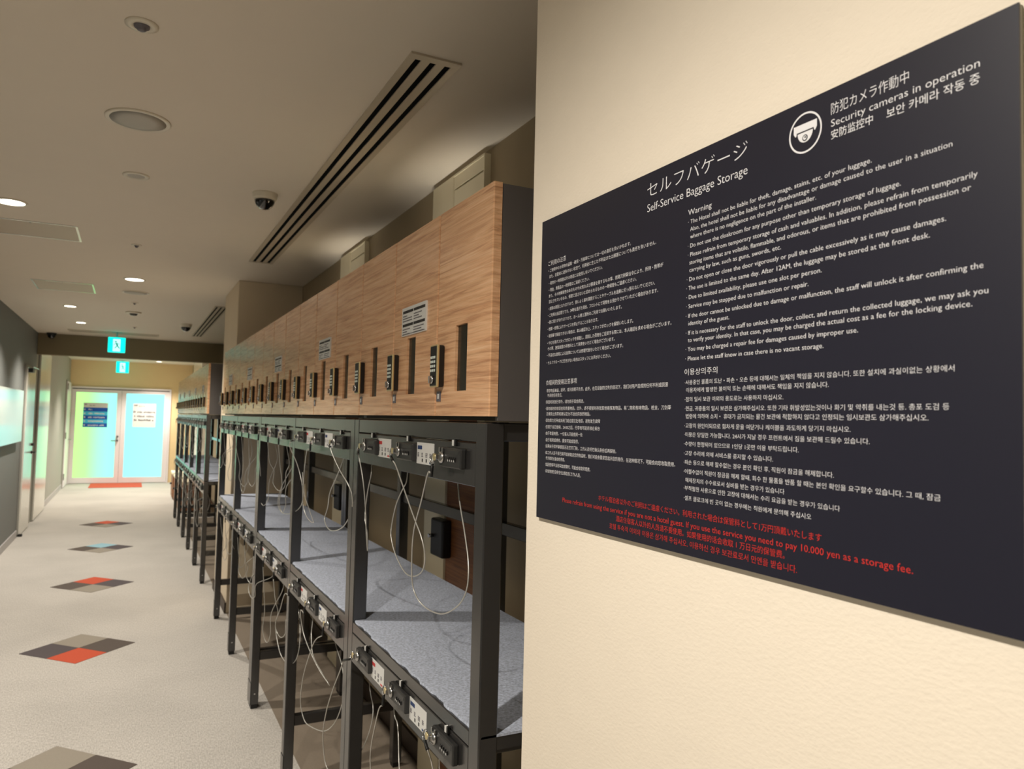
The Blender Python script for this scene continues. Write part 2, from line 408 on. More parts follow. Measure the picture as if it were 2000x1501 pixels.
# ---- lettering of the sign: block, words, left and right end, height
SIGN_TEXT = [
('title_jp', 'セルフバゲージ', 0.78906, 0.61016, 1.78475),
('title_en', 'Self-Service Baggage Storage', 0.78865, 0.60996, 1.76604),
('cam_jp', '防犯カメラ作動中', 0.50011, 0.41886, 1.79154),
('cam_en', 'Security cameras in operation', 0.50008, 0.35781, 1.77985),
('cam_zh', '安防监控中', 0.50004, 0.45433, 1.76738),
('cam_ko', '보안 카메라 작동 중', 0.44054, 0.35790, 1.76673),
('en', 'Warning', 0.70744, 0.66644, 1.74284),
('en', '· The Hotel shall not be liable for theft, damage, stains, etc. of your luggage.', 0.70726, 0.45562, 1.73208),
('en', 'Also, the hotel shall not be liable for any disadvantage or damage caused to the user in a situation', 0.70347, 0.38054, 1.72294),
('en', 'where there is no negligence on the part of the installer.', 0.70332, 0.51765, 1.71402),
('en', '· Do not use the cloakroom for any purpose other than temporary storage of luggage.', 0.70749, 0.42672, 1.70302),
('en', '· Please refrain from temporary storage of cash and valuables. In addition, please refrain from temporarily', 0.70730, 0.36023, 1.69232),
('en', 'storing items that are volatile, flammable, and odorous, or items that are prohibited from possession or', 0.70425, 0.36558, 1.68286),
('en', 'carrying by law, such as guns, swords, etc.', 0.70409, 0.56197, 1.67373),
('en', '· Do not open or close the door vigorously or pull the cable excessively as it may cause damages.', 0.70856, 0.38615, 1.66280),
('en', '· The use is limited to the same day. After 12AM, the luggage may be stored at the front desk.', 0.70931, 0.40038, 1.65208),
('en', '· Due to limited availability, please use one slot per person.', 0.70911, 0.51061, 1.64122),
('en', '· Service may be stopped due to malfunction or repair.', 0.70920, 0.52657, 1.63034),
('en', '· If the door cannot be unlocked due to damage or malfunction, the staff will unlock it after confirming the', 0.70966, 0.35627, 1.61897),
('en', 'identity of the guest.', 0.70484, 0.63641, 1.60987),
('en', '· If it is necessary for the staff to unlock the door, collect, and return the collected luggage, we may ask you', 0.70930, 0.35270, 1.59868),
('en', 'to verify your identity. In that case, you may be charged the actual cost as a fee for the locking device.', 0.70542, 0.36518, 1.58988),
('en', '· You may be charged a repair fee for damages caused by improper use.', 0.70942, 0.46998, 1.57927),
('en', '· Please let the staff know in case there is no vacant storage.', 0.70969, 0.50833, 1.56796),
('ko', '이용상의주의', 0.71078, 0.65443, 1.55053),
('ko', '·사용중인 물품의 도난・파손・오손 등에 대해서는 일체의 책임을 지지 않습니다. 또한 설치에 과실이없는 상황에서', 0.71011, 0.37990, 1.53927),
('ko', '이용자에게 발생한 불이익 또는 손해에 대해서도 책임을 지지 않습니다.', 0.70744, 0.50218, 1.53010),
('ko', '·짐의 일시 보관 이외의 용도로는 사용하지 마십시오.', 0.70975, 0.55772, 1.51928),
('ko', '·현금, 귀중품의 일시 보관은 삼가해주십시오. 또한 기타 휘발성있는것이나 화기 및 악취를 내는것 등. 총포 도검 등', 0.70956, 0.38432, 1.50836),
('ko', '법령에 의하여 소지・ 휴대가 금지되는 물건 보관에 적합하지 않다고 인정되는 임시보관도 삼가해주십시오.', 0.70754, 0.40223, 1.49928),
('ko', '·고장의 원인이되므로 힘차게 문을 여닫거나 케이블을 과도하게 당기지 마십시오.', 0.70966, 0.47767, 1.48820),
('ko', '·이용은 당일만 가능합니다. 24시가 지날 경우 프런트에서 짐을 보관해 드릴수 있습니다.', 0.71013, 0.45785, 1.47776),
('ko', '·수량이 한정되어 있으므로 1인당 1곳만 이용 부탁드립니다.', 0.71030, 0.53784, 1.46679),
('ko', '·고장 수리에 의해 서비스를 중지할 수 있습니다.', 0.71010, 0.57114, 1.45591),
('ko', '·파손 등으로 해제 할수없는 경우 본인 확인 후, 직원이 잠금을 해제합니다.', 0.71029, 0.49615, 1.44517),
('ko', '·어쩔수없이 직원이 잠금을 해제 할때, 회수 한 물품을 반품 할 때는 본인 확인을 요구할수 있습니다. 그 때, 잠금', 0.71011, 0.39198, 1.43439),
('ko', '해제장치의 수수료로서 실비를 받는 경우가 있습니다', 0.70713, 0.55562, 1.42429),
('ko', '·부적절한 사용으로 인한 고장에 대해서는 수리 요금을 받는 경우가 있습니다', 0.70975, 0.48926, 1.41484),
('ko', '·셀프 클로크에 빈 곳이 없는 경우에는 직원에게 문의해 주십시오', 0.70954, 0.52223, 1.40332),
('jp', 'ご利用の注意', 1.04783, 0.99319, 1.74056),
('jp', '・ご使用中のお荷物の盗難・破損・汚損等については一切の責任を負いかねます。', 1.04742, 0.82381, 1.73021),
('jp', 'また、設置者に過失のない状況で、利用者に生じた不利益または損害についても責任を負いません。', 1.04401, 0.76908, 1.72052),
('jp', '・荷物の一時保管以外の用途には使用しないでください。', 1.04508, 0.89180, 1.70964),
('jp', '・現金、貴重品の一時保管はご遠慮ください。', 1.04461, 0.92520, 1.69876),
('jp', 'また、その他揮発性のあるものや火気および悪臭を発するもの等、銃砲刀剣等法令により、所持・携帯が', 1.04418, 0.75435, 1.68917),
('jp', '禁止されているもの、保管に適さないと認められるものの一時保管もご遠慮ください。', 1.04381, 0.81020, 1.68003),
('jp', '・故障の原因となりますので、勢いよく扉を開閉することやケーブルを過剰に引っ張らないでください。', 1.04484, 0.77068, 1.66880),
('jp', '・ご利用は当日限りです。24時を過ぎた場合、フロントにて荷物をお預かりさせていただく場合があります。', 1.04591, 0.76386, 1.65819),
('jp', '・数に限りがありますので、お一人様１箇所のご利用でお願いいたします。', 1.04544, 0.84283, 1.64721),
('jp', '・故障・修理によりサービスを停止することがあります。', 1.04615, 0.90016, 1.63609),
('jp', '・破損等で解錠できない場合は、本人確認の上、スタッフがロックを解錠いたします。', 1.04601, 0.81609, 1.62530),
('jp', '・やむを得ずスタッフがロックを解錠し、回収した荷物をご返却する際には、本人確認を求める場合がございます。', 1.04625, 0.73666, 1.61391),
('jp', 'その際、施錠装置の手数料として実費をいただく場合がございます。', 1.04485, 0.85850, 1.60487),
('jp', '・不適切な使用による故障については修理代金をいただく場合がございます。', 1.04625, 0.83816, 1.59427),
('jp', '・セルフクロークに空きがない場合はスタッフにお声がけください。', 1.04725, 0.86737, 1.58254),
('zh', '衣帽间的使用注意事项', 1.04766, 0.95474, 1.54971),
('zh', '·寄存物品被盗、损坏、或污损概不负责。此外，在无设备的过失的情况下，我们对用户造成的任何不利或损害', 1.04651, 0.74180, 1.53824),
('zh', '不承担任何责任。', 1.04271, 0.99657, 1.53058),
('zh', '·除暂时存放行李外，请勿用于其他用途。', 1.04791, 0.93406, 1.52040),
('zh', '·请勿临时存放现金和贵重物品。此外，请不要暂时存放其他易挥发物品、易燃物和有味物品、枪支、刀剑等', 1.04748, 0.73533, 1.50995),
('zh', '法律禁止携带和被认定为不适合存放的物品。', 1.04497, 0.91629, 1.50165),
('zh', '·请勿用力打开或关闭门或过度拉扯电缆，避免发生故障', 1.04768, 0.89085, 1.49152),
('zh', '·仅限于当日使用，24:00之后，行李有可能存放在前台', 1.04725, 0.89144, 1.48128),
('zh', '·由于数量有限，一位客人只能使用一处', 1.04682, 0.93644, 1.47132),
('zh', '·由于故障或维修，服务可能会暂停。', 1.04640, 0.94648, 1.46100),
('zh', '·如果由于损坏等原因无法打开门锁，工作人员将在确认身份后再解锁。', 1.04663, 0.85029, 1.45111),
('zh', '·如工作人员不得已解开锁来取走您的物品时，我们可能会要求您出示您的身份，在这种情况下，可能会向您收取费用。', 1.04621, 0.72625, 1.44095),
('zh', '作为锁的设备维修费用。', 1.04350, 0.98509, 1.43232),
('zh', '·如因使用不当而导致故障时，可能会收取修理费。', 1.04541, 0.91372, 1.42234),
('zh', '·如储物柜没有空位请联系工作人员。', 1.04546, 0.93903, 1.41212),
('red', 'ホテル宿泊者以外のご利用はご遠慮ください。利用された場合は保管料として1万円頂戴いたします', 0.89164, 0.50999, 1.38397),
('red', 'Please refrain from using the service if you are not a hotel guest. If you use the service you need to pay 10.000 yen as a storage fee.', 0.98951, 0.41633, 1.37174),
('red', '酒店住宿客人以外的人员请不要使用。如果使用的话会收取 1 万日元的保管费。', 0.84833, 0.55493, 1.36056),
('red', '호텔 투숙객 이외의 이용은 삼가해 주십시오. 이용하신 경우 보관료로서 만엔을 받습니다.', 0.86332, 0.53930, 1.34907),
]
# paths of the loose cables of the nearest locks, in metres
CABLES = {
'U0': [(0.57, 1.5134, 1.3824), (0.5771, 1.5399, 1.3766), (0.5843, 1.5977, 1.3094), (0.5914, 1.6615, 1.2335), (0.5986, 1.6881, 1.1536), (0.6057, 1.69, 1.0947), (0.6129, 1.6393, 1.0678), (0.62, 1.5486, 1.0707), (0.6271, 1.4758, 1.1034), (0.6343, 1.4479, 1.1424), (0.6414, 1.458, 1.1917), (0.6486, 1.4983, 1.2511), (0.6557, 1.5474, 1.3127), (0.6629, 1.5791, 1.363), (0.67, 1.6012, 1.3923)],
'U1': [(0.57, 1.7545, 1.3841), (0.576, 1.7578, 1.3777), (0.582, 1.7152, 1.3298), (0.588, 1.6549, 1.2691), (0.594, 1.6177, 1.2281), (0.6, 1.6062, 1.1876), (0.606, 1.636, 1.1483), (0.612, 1.7102, 1.1211), (0.618, 1.7921, 1.1155), (0.624, 1.8821, 1.1402), (0.63, 1.9414, 1.1729), (0.636, 1.9632, 1.2028), (0.642, 1.9492, 1.2613), (0.648, 1.9187, 1.3042), (0.654, 1.9029, 1.3302), (0.66, 1.9139, 1.3804)],
'U2': [(0.57, 2.0775, 1.3913), (0.577, 2.0959, 1.3847), (0.584, 2.0677, 1.3166), (0.591, 2.0577, 1.2341), (0.598, 2.0691, 1.1732), (0.605, 2.0751, 1.1229), (0.612, 2.1094, 1.1669), (0.619, 2.1598, 1.2067), (0.626, 2.1662, 1.2754), (0.633, 2.1575, 1.3304), (0.64, 2.1732, 1.3732)],
'U3': [(0.57, 2.3943, 1.3926), (0.5775, 2.4053, 1.3734), (0.585, 2.337, 1.3288), (0.5925, 2.2596, 1.291), (0.6, 2.2363, 1.2557), (0.6075, 2.2702, 1.206), (0.615, 2.4031, 1.1417), (0.6225, 2.5892, 1.1077), (0.63, 2.7089, 1.127), (0.6375, 2.6996, 1.1729), (0.645, 2.7032, 1.2274), (0.6525, 2.6382, 1.2912), (0.66, 2.586, 1.3598)],
'U4': [(0.57, 2.7428, 1.3865), (0.581, 2.8142, 1.3669), (0.592, 2.9053, 1.2724), (0.603, 2.9643, 1.172), (0.614, 3.1051, 1.1194), (0.625, 3.335, 1.0751), (0.636, 3.5953, 1.0521), (0.647, 3.7523, 1.0805), (0.658, 3.7352, 1.155), (0.669, 3.5001, 1.2788), (0.68, 3.395, 1.3412)],
'U5': [(0.57, 3.1366, 1.3896), (0.578, 3.1321, 1.3692), (0.586, 3.0147, 1.3082), (0.594, 2.943, 1.2346), (0.602, 2.9497, 1.156), (0.61, 2.9059, 1.1125), (0.618, 2.8342, 1.1023), (0.626, 2.9304, 1.1283), (0.634, 3.0956, 1.1905), (0.642, 3.1977, 1.3076), (0.65, 3.2472, 1.3585)],
'L0': [(0.57, 1.4734, 0.8125), (0.579, 1.49, 0.8003), (0.588, 1.4997, 0.7793), (0.597, 1.4804, 0.7136), (0.606, 1.4689, 0.6354), (0.615, 1.5015, 0.5346), (0.624, 1.5804, 0.4685), (0.633, 1.6537, 0.471), (0.642, 1.6682, 0.5524), (0.651, 1.6328, 0.635), (0.66, 1.6338, 0.6782)],
'L1': [(0.57, 1.8031, 0.8207), (0.5782, 1.839, 0.7761), (0.5864, 1.8965, 0.7085), (0.5945, 1.9467, 0.6444), (0.6027, 1.9783, 0.5831), (0.6109, 1.9653, 0.4951), (0.6191, 1.9079, 0.4679), (0.6273, 1.8458, 0.5201), (0.6355, 1.8365, 0.5848), (0.6436, 1.87, 0.6336), (0.6518, 1.9093, 0.6969), (0.66, 1.9658, 0.7112)],
'L2': [(0.57, 2.1601, 0.8017), (0.5783, 2.2263, 0.7522), (0.5867, 2.3377, 0.6601), (0.595, 2.4369, 0.5673), (0.6033, 2.5097, 0.4761), (0.6117, 2.5359, 0.4073), (0.62, 2.5124, 0.35), (0.6283, 2.4026, 0.3676), (0.6367, 2.3011, 0.4332), (0.645, 2.2078, 0.5201), (0.6533, 2.1551, 0.6009), (0.6617, 2.1615, 0.6534), (0.67, 2.2277, 0.6863)],
'L3': [(0.57, 2.4574, 0.8161), (0.5792, 2.5679, 0.7478), (0.5883, 2.6919, 0.6606), (0.5975, 2.8198, 0.5466), (0.6067, 2.8915, 0.4403), (0.6158, 2.8826, 0.3853), (0.625, 2.8408, 0.3687), (0.6342, 2.6562, 0.4118), (0.6433, 2.5606, 0.4606), (0.6525, 2.5024, 0.5248), (0.6617, 2.488, 0.5958), (0.6708, 2.5596, 0.6561), (0.68, 2.6959, 0.6951)],
'L4': [(0.57, 2.7728, 0.8108), (0.579, 2.8146, 0.7895), (0.588, 2.8031, 0.7185), (0.597, 2.7155, 0.6695), (0.606, 2.5996, 0.637), (0.615, 2.5214, 0.6212), (0.624, 2.5342, 0.6077), (0.633, 2.6569, 0.6008), (0.642, 2.8646, 0.6073), (0.651, 2.9516, 0.6587), (0.66, 2.9768, 0.7194)],
'L5': [(0.57, 3.043, 0.8202), (0.579, 3.1298, 0.7815), (0.588, 3.267, 0.6886), (0.597, 3.4114, 0.589), (0.606, 3.3566, 0.5005), (0.615, 3.2887, 0.4739), (0.624, 3.2061, 0.4779), (0.633, 3.1336, 0.5162), (0.642, 3.1177, 0.5722), (0.651, 3.1645, 0.6447), (0.66, 3.2643, 0.7039)],
}
# ------------------------------------------------------------------ end doors of backlit glass
fr = MB()
fr.box(-1.145, -1.105, YE - .04, YE + .1, 0, 2.02, 'white_frame').box(.735, .77, YE - .04, YE + .1, 0, 2.02, 'white_frame').box(-1.105, .735, YE - .04, YE + .1, 1.985, 2.02, 'white_frame')
fr.box(-1.105, .735, YE - .02, YE + .06, 1.965, 1.985, 'grey_ink')
build('trim_1', fr, kind='structure')
def glass_door(n, x0, x1, gx0, gx1, gmat, handle_x, lab):
    t = thing('door_%d' % n, ((x0 + x1) / 2, YE, 0), lab, None, kind='structure')
    ox = (x0 + x1) / 2; z0, z1, g0, g1 = .01, 1.962, .125, 1.90
    f = MB(); ya, yb = -.02, .03
    f.box(x0 - ox, gx0 - ox, ya, yb, z0, z1, 'white_frame').box(gx1 - ox, x1 - ox, ya, yb, z0, z1, 'white_frame').box(gx0 - ox, gx1 - ox, ya, yb, z0, g0, 'white_frame').box(gx0 - ox, gx1 - ox, ya, yb, g1, z1, 'white_frame')
    build('door_frame', f, t)
    build('glass_pane', MB().box(gx0 - ox, gx1 - ox, 0, .01, g0, g1, gmat), t, 'backlit frosted pane')
    if handle_x is not None:
        h = MB().lathe((handle_x - ox, -.022, .985), [(.022, -.03), (.022, 0)], 'grey_ink', 14, 'y').lathe((handle_x - ox, -.022, .90), [(.02, -.05), (.02, 0)], 'grey_ink', 14, 'y')
        h.bevbox(handle_x - ox - .12, handle_x - ox + .015, -.075, -.06, .885, .905, 'grey_ink', .004)
        build('door_handle', h, t, 'dark lever handle')
glass_door(3, -1.103, -.192, -1.03, -.275, 'glass_left', -.235, 'left leaf of the glowing double glass door at the corridor end')
glass_door(4, -.188, .733, -.10, .64, 'glass_right', None, 'right leaf of the glowing double glass door at the corridor end')
def poster(x0, x1, z0, z1, blue, lab):
    t = thing('poster', ((x0 + x1) / 2, YE - .025, z0), lab, 'poster')
    w2 = (x1 - x0) / 2; H_ = z1 - z0
    build('sheet', MB().box(-w2, w2, -.004, 0, 0, H_, 'paper'), t)
    y0, y1 = -.0055, -.004
    rnd = random.Random(5 if blue else 9)
    def strokes(xa, xb, zz, h, mt, n):
        st = (xb - xa) / n; b = MB()
        for i in range(n):
            if rnd.random() < .12: continue
            b.box(xa + i * st, xa + i * st + st * .72, y0 - .0006, y1, zz + h * rnd.uniform(0, .25), zz + h * rnd.uniform(.7, 1), mt)
        o = build('print_line', b, t); o['kind'] = 'stuff'
    strokes(-w2 + .02, -w2 + .09, H_ - .055, .03, 'grey_ink', 3); strokes(-w2 + .11, -w2 + .23, H_ - .065, .016, 'grey_ink', 8)
    if blue:
        for k in range(5):
            zt = H_ - .10 - k * .082
            build('stripe', MB().box(-w2, w2, y0, y1, zt - .082, zt, 'band_light' if k % 2 else 'band_dark'), t)
        for k, xb in ((0, -.06), (1, .17), (2, .18), (3, .15), (4, .17)):
            zt = H_ - .10 - k * .082
            strokes(-w2 + .015, -w2 + .045, zt - .06, .038, 'paper', 2)
            strokes(-.13, xb, zt - .058, .034, 'paper', 6 if k == 0 else 14)
    else:
        strokes(-w2 + .01, w2 - .01, .30, .045, 'grey_ink', 17); strokes(-w2 + .03, w2 - .03, .21, .042, 'grey_ink', 15); strokes(-w2 + .03, w2 - .04, .13, .042, 'ink', 14)
M['band_dark'] = mat('band_dark', (10, 86, 186), 0.5, var=0.0)
M['band_light'] = mat('band_light', (70, 196, 238), 0.5, var=0.0)
poster(-.89, -.44, 1.20, 1.685, True, 'blue and white striped notice on the left glass door leaf')
poster(.035, .48, 1.19, 1.695, False, 'white notice with lines of dark print on the right glass door leaf')
build('door_mat', MB().bevbox(-.69, .262, 17.0, 18.05, .001, .009, 'orange', .003, 1), None, 'orange carpet mat in front of the glass doors', 'mat')
# left wall: glossy white doors
def flush_door(n, y0, y1, z1, lab, lever=None, hinge=None, mt='white_door'):
    t = thing('door_%d' % n, (XL, (y0 + y1) / 2, 0), lab, None, kind='structure'); hy = (y1 - y0) / 2
    build('door_leaf', MB().bevbox(.002, .032, -hy, hy, .012, z1, mt, .002, 1), t)
    fr = MB().box(.001, .018, -hy - .03, -hy - .003, 0, z1 + .03, 'grey_wall').box(.001, .018, hy + .003, hy + .02, 0, z1 + .03, 'grey_wall').box(.001, .018, -hy, hy, z1 + .004, z1 + .03, 'grey_wall')
    build('door_frame', fr, t)
    if lever:
        ly, lz = lever; ly -= (y0 + y1) / 2
        h = MB().lathe((.032, ly, lz), [(.02, 0), (.02, .012)], 'black', 14, 'x').lathe((.032, ly, lz), [(.008, 0), (.008, .05)], 'black', 10, 'x').bevbox(.07, .085, ly - .13, ly + .01, lz - .01, lz + .01, 'black', .004)
        h.lathe((.032, ly, lz + .10), [(.018, 0), (.018, .025)], 'black', 12, 'x')
        build('door_handle', h, t, 'dark lever handle')
    return t
t = flush_door(5, 10.66, 11.50, 2.01, 'glossy white door in the slate grey left wall', (11.40, .96))
h = MB().bevbox(.034, .08, -.42, -.20, 1.95, 2.0, 'black', .004).bevbox(.05, .07, -.2, .36, 2.02, 2.03, 'steel', .003)
build('door_closer', h, t)
st = MB().bevbox(.0, .06, -.45, -.40, 0, .03, 'black', .006); build('door_stop', st, t)
flush_door(6, 12.05, 13.50, 2.33, 'tall glossy white panel door on the left beyond the beam')
t = flush_door(7, 17.02, 17.98, 2.08, 'white door on the left next to the glass doors', None, None, 'white_frame')
hb = MB()
for z in (.22, 1.02, 1.98): hb.box(.03, .045, -.49, -.46, z - .06, z + .06, 'steel')
build('hinge', hb, t)
h = MB().lathe((.032, .35, .92), [(.016, 0), (.016, .05)], 'steel', 10, 'x').bevbox(.07, .085, .24, .36, .91, .93, 'steel', .004); build('door_handle', h, t)
t = thing('door_8', (XR, 14.5, 0), 'glossy pale door on the right wall beyond the beam', None, kind='structure')
build('door_leaf', MB().bevbox(-.14, -.01, -.7, 1.2, .01, 2.5, 'white_door', .003, 1), t)
t = thing('wall_board', (XL, 9.0, 1.13), 'glossy pale board hung on the slate grey left wall', 'board')
build('panel', MB().bevbox(.035, .05, -1.1, 1.19, .01, .585, 'board', .003, 1), t)
bk = MB()
for y_ in (-.9, .95): bk.box(0, .035, y_ - .02, y_ + .02, .1, .5, 'steel')
build('bracket', bk, t)

# ------------------------------------------------------------------ ceiling fittings
def downlight(x, y, lab, r=.065, z=ZC, watts=LAMP_W, angle=118):
    t = thing('downlight', (x, y, z), lab, 'light')
    build('trim_ring', MB().lathe((0, 0, 0), [(r + .012, 0), (r + .012, -.004), (r, -.006), (r, -.001)], 'white_plastic', 28), t)
    build('lens', MB().lathe((0, 0, 0), [(r - .001, -.001), (r - .001, -.004)], 'lamp', 28), t)
    ld = bpy.data.lights.new('bulb', 'SPOT'); ld.energy = watts * 9; ld.color = WARM; ld.spot_size = math.radians(angle); ld.spot_blend = .8; ld.shadow_soft_size = .035
    lo = bpy.data.objects.new('bulb', ld); COL.objects.link(lo); lo.location = (0, 0, -.04); lo.parent = t
downlight(-.58, 4.46, 'round downlight nearest the camera, cut by the left edge', .062)
downlight(-.019, 6.54, 'single downlight on the middle line of the ceiling', .066)
downlight(-.58, 8.58, 'second downlight from the camera on the left side of the ceiling', .052)
downlight(-.565, 10.09, 'downlight on the left just before the beam', .052)
downlight(-.58, 2.75, 'downlight above the camera left, nearest to the sign corner', .062, watts=NEAR_W)
downlight(-.58, .45, 'downlight above the camera facing the sign wall', .062, watts=NEAR_W, angle=158)
downlight(-.58, -1.5, 'downlight behind the camera', .062, watts=NEAR_W)
downlight(.48, 17.3, 'downlight close to the end wall beyond the beam', .06, z=ZC2, watts=22)
downlight(-.1, 13.4, 'downlight beyond the beam, out of sight above it', .06, z=ZC2, watts=26)
downlight(-.1, 15.6, 'downlight midway between the beam and the glass doors', .06, z=ZC2, watts=30)

def sprinkler(x, y, r, lab):
    t = thing('sprinkler', (x, y, ZC), lab, 'sprinkler')
    build('plate', MB().lathe((0, 0, 0), [(r, 0), (r, -.003), (r * .55, -.006), (r * .5, -.002)], 'white_plastic', 26), t)
    build('head', MB().lathe((0, 0, 0), [(r * .48, -.001), (r * .46, -.008), (r * .30, -.009), (r * .28, -.015), (r * .15, -.018), (0, -.0185)], 'grey_ink', 18), t)
sprinkler(-.018, 2.22, .042, 'round sprinkler head nearest the camera on the ceiling')
sprinkler(-.013, 5.19, .03, 'small sprinkler head between the ring fitting and the middle downlight')
sprinkler(-.013, 7.95, .03, 'small sprinkler head just beyond the far round speaker')
sprinkler(-.005, 10.2, .03, 'small sprinkler head in front of the green exit sign')
def speaker(x, y, r, lab):
    t = thing('ceiling_speaker', (x, y, ZC), lab, 'speaker')
    build('rim', MB().lathe((0, 0, 0), [(r, 0), (r, -.004), (r - .004, -.007), (r - .008, -.005)], 'white_plastic', 40), t)
    build('grille', MB().lathe((0, 0, 0), [(r - .008, -.004), (r * .5, -.010), (0, -.012)], 'speaker_mesh', 40), t)
speaker(-.021, 2.96, .107, 'large round speaker grille on the ceiling near the camera')
speaker(-.008, 7.26, .107, 'round speaker grille on the ceiling beyond the middle downlight')
t = thing('ceiling_sensor', (-.024, 3.665, ZC), 'small round ring fitting on the ceiling between speaker and sprinkler', 'sensor')
build('rim', MB().lathe((0, 0, 0), [(.054, 0), (.054, -.004), (.04, -.006), (.038, -.003)], 'white_plastic', 30), t)
build('cover', MB().lathe((0, 0, 0), [(.037, -.002), (.034, -.004), (0, -.004)], 'speaker_mesh', 26), t)
t = thing('emergency_light', (-.02, 8.7, ZC), 'small emergency light on the ceiling before the exit sign', 'light')
build('body', MB().lathe((0, 0, 0), [(.075, 0), (.075, -.012), (.05, -.018), (.045, -.012)], 'white_plastic', 26), t)
build('lens', MB().lathe((0, 0, 0), [(.044, -.012), (.03, -.034), (0, -.04)], 'smoke_glass', 20), t)
def dome(x, y, r, lab, dark=False, z=ZC):
    t = thing('dome_camera', (x, y, z), lab, 'security camera')
    mt = 'black' if dark else 'white_plastic'
    build('housing', MB().lathe((0, 0, 0), [(r, 0), (r, -.004), (r * .96, -.008), (r * .95, -r * .36), (r * .86, -r * .50), (r * .80, -r * .50)], mt, 32), t)
    prof = [(r * .80 * math.cos(a), -r * .50 - r * .80 * math.sin(a)) for a in [i * PI / 2 / 7 for i in range(8)]]
    build('dome', MB().lathe((0, 0, 0), prof, 'smoke_glass', 26), t, 'glossy black dome')
    build('dome_ring', MB().lathe((0, 0, 0), [(r * .84, -r * .50), (r * .84, -r * .55), (r * .79, -r * .56)], mt, 30), t)
dome(.517, 3.65, .058, 'white dome camera with black glass near the slot diffuser')
dome(.525, 9.48, .066, 'white dome camera far down the ceiling by the second diffuser')
dome(-.99, 11.72, .06, 'black dome camera in the corner by the slate wall', True)

def diffuser(x0, x1, y0, y1, lab, slots=3, along='y', edge=.018):
    cx_, cy_ = (x0 + x1) / 2, (y0 + y1) / 2
    t = thing('slot_diffuser', (cx_, cy_, ZC), lab, 'air vent')
    a, b = (x1 - x0) / 2, (y1 - y0) / 2
    if along == 'x': a, b = b, a
    sw = min(.019, a * .28) if slots > 1 else .05; bar = (2 * a - 2 * edge - slots * sw) / (slots - 1) if slots > 1 else 0
    def bx(mb, p0, p1, q0, q1, z0, z1, mt):
        return mb.box(p0, p1, q0, q1, z0, z1, mt) if along == 'y' else mb.box(q0, q1, p0, p1, z0, z1, mt)
    f = MB(); bx(f, -a, a, -b, -b + .03, -.006, 0, 'ceiling_metal'); bx(f, -a, a, b - .03, b, -.006, 0, 'ceiling_metal')
    bx(f, -a, -a + edge, -b + .03, b - .03, -.006, 0, 'ceiling_metal'); bx(f, a - edge, a, -b + .03, b - .03, -.006, 0, 'ceiling_metal')
    build('frame', f, t)
    p = -a + edge
    for k in range(slots):
        s_ = MB(); bx(s_, p, p + sw, -b + .03, b - .03, -.0025, -.0005, 'slot_black'); build('slot', s_, t); p += sw
        if k < slots - 1:
            s_ = MB(); bx(s_, p, p + bar, -b + .03, b - .03, -.006, 0, 'ceiling_metal'); build('blade', s_, t); p += bar
M['ceiling_metal'] = mat('ceiling_metal', (196, 184, 162), 0.42, var=0.01)
diffuser(.664, .818, 2.0, 5.31, 'long three-slot air diffuser above the near lockers', edge=.022)
diffuser(.675, .800, 7.70, 10.86, 'three-slot air diffuser beyond the column', edge=.014)
diffuser(-.76, .29, 11.0, 11.30, 'slot air diffuser running across the ceiling before the beam', slots=1, along='x', edge=.11)
def access(x0, x1, y0, y1, lab):
    cx_, cy_ = (x0 + x1) / 2, (y0 + y1) / 2; a, b = (x1 - x0) / 2, (y1 - y0) / 2
    t = thing('access_panel', (cx_, cy_, ZC), lab, 'access panel')
    f = MB(); w_ = .012
    f.box(-a, a, -b, -b + w_, -.0035, 0, 'hatch_frame').box(-a, a, b - w_, b, -.0035, 0, 'hatch_frame').box(-a, -a + w_, -b + w_, b - w_, -.0035, 0, 'hatch_frame').box(a - w_, a, -b + w_, b - w_, -.0035, 0, 'hatch_frame')
    build('frame', f, t)
    build('hatch', MB().box(-a + w_ + .004, a - w_ - .004, -b + w_ + .004, b - w_ - .004, -.003, 0, 'ceiling_gloss'), t)
    k = MB().lathe((0, -b + .03, 0), [(.006, 0), (.006, -.004)], 'grey_ink', 10); build('latch', k, t)
M['hatch_frame'] = mat('hatch_frame', (206, 206, 200), 0.2, metal=.6, var=0.0)
M['ceiling_gloss'] = mat('ceiling_gloss', (198, 184, 162), 0.5, var=0.01)
access(-.77, -.312, 4.86, 5.28, 'square access hatch on the left of the ceiling nearer the camera')
access(-.755, -.318, 7.0, 7.52, 'square access hatch on the left of the ceiling farther away')

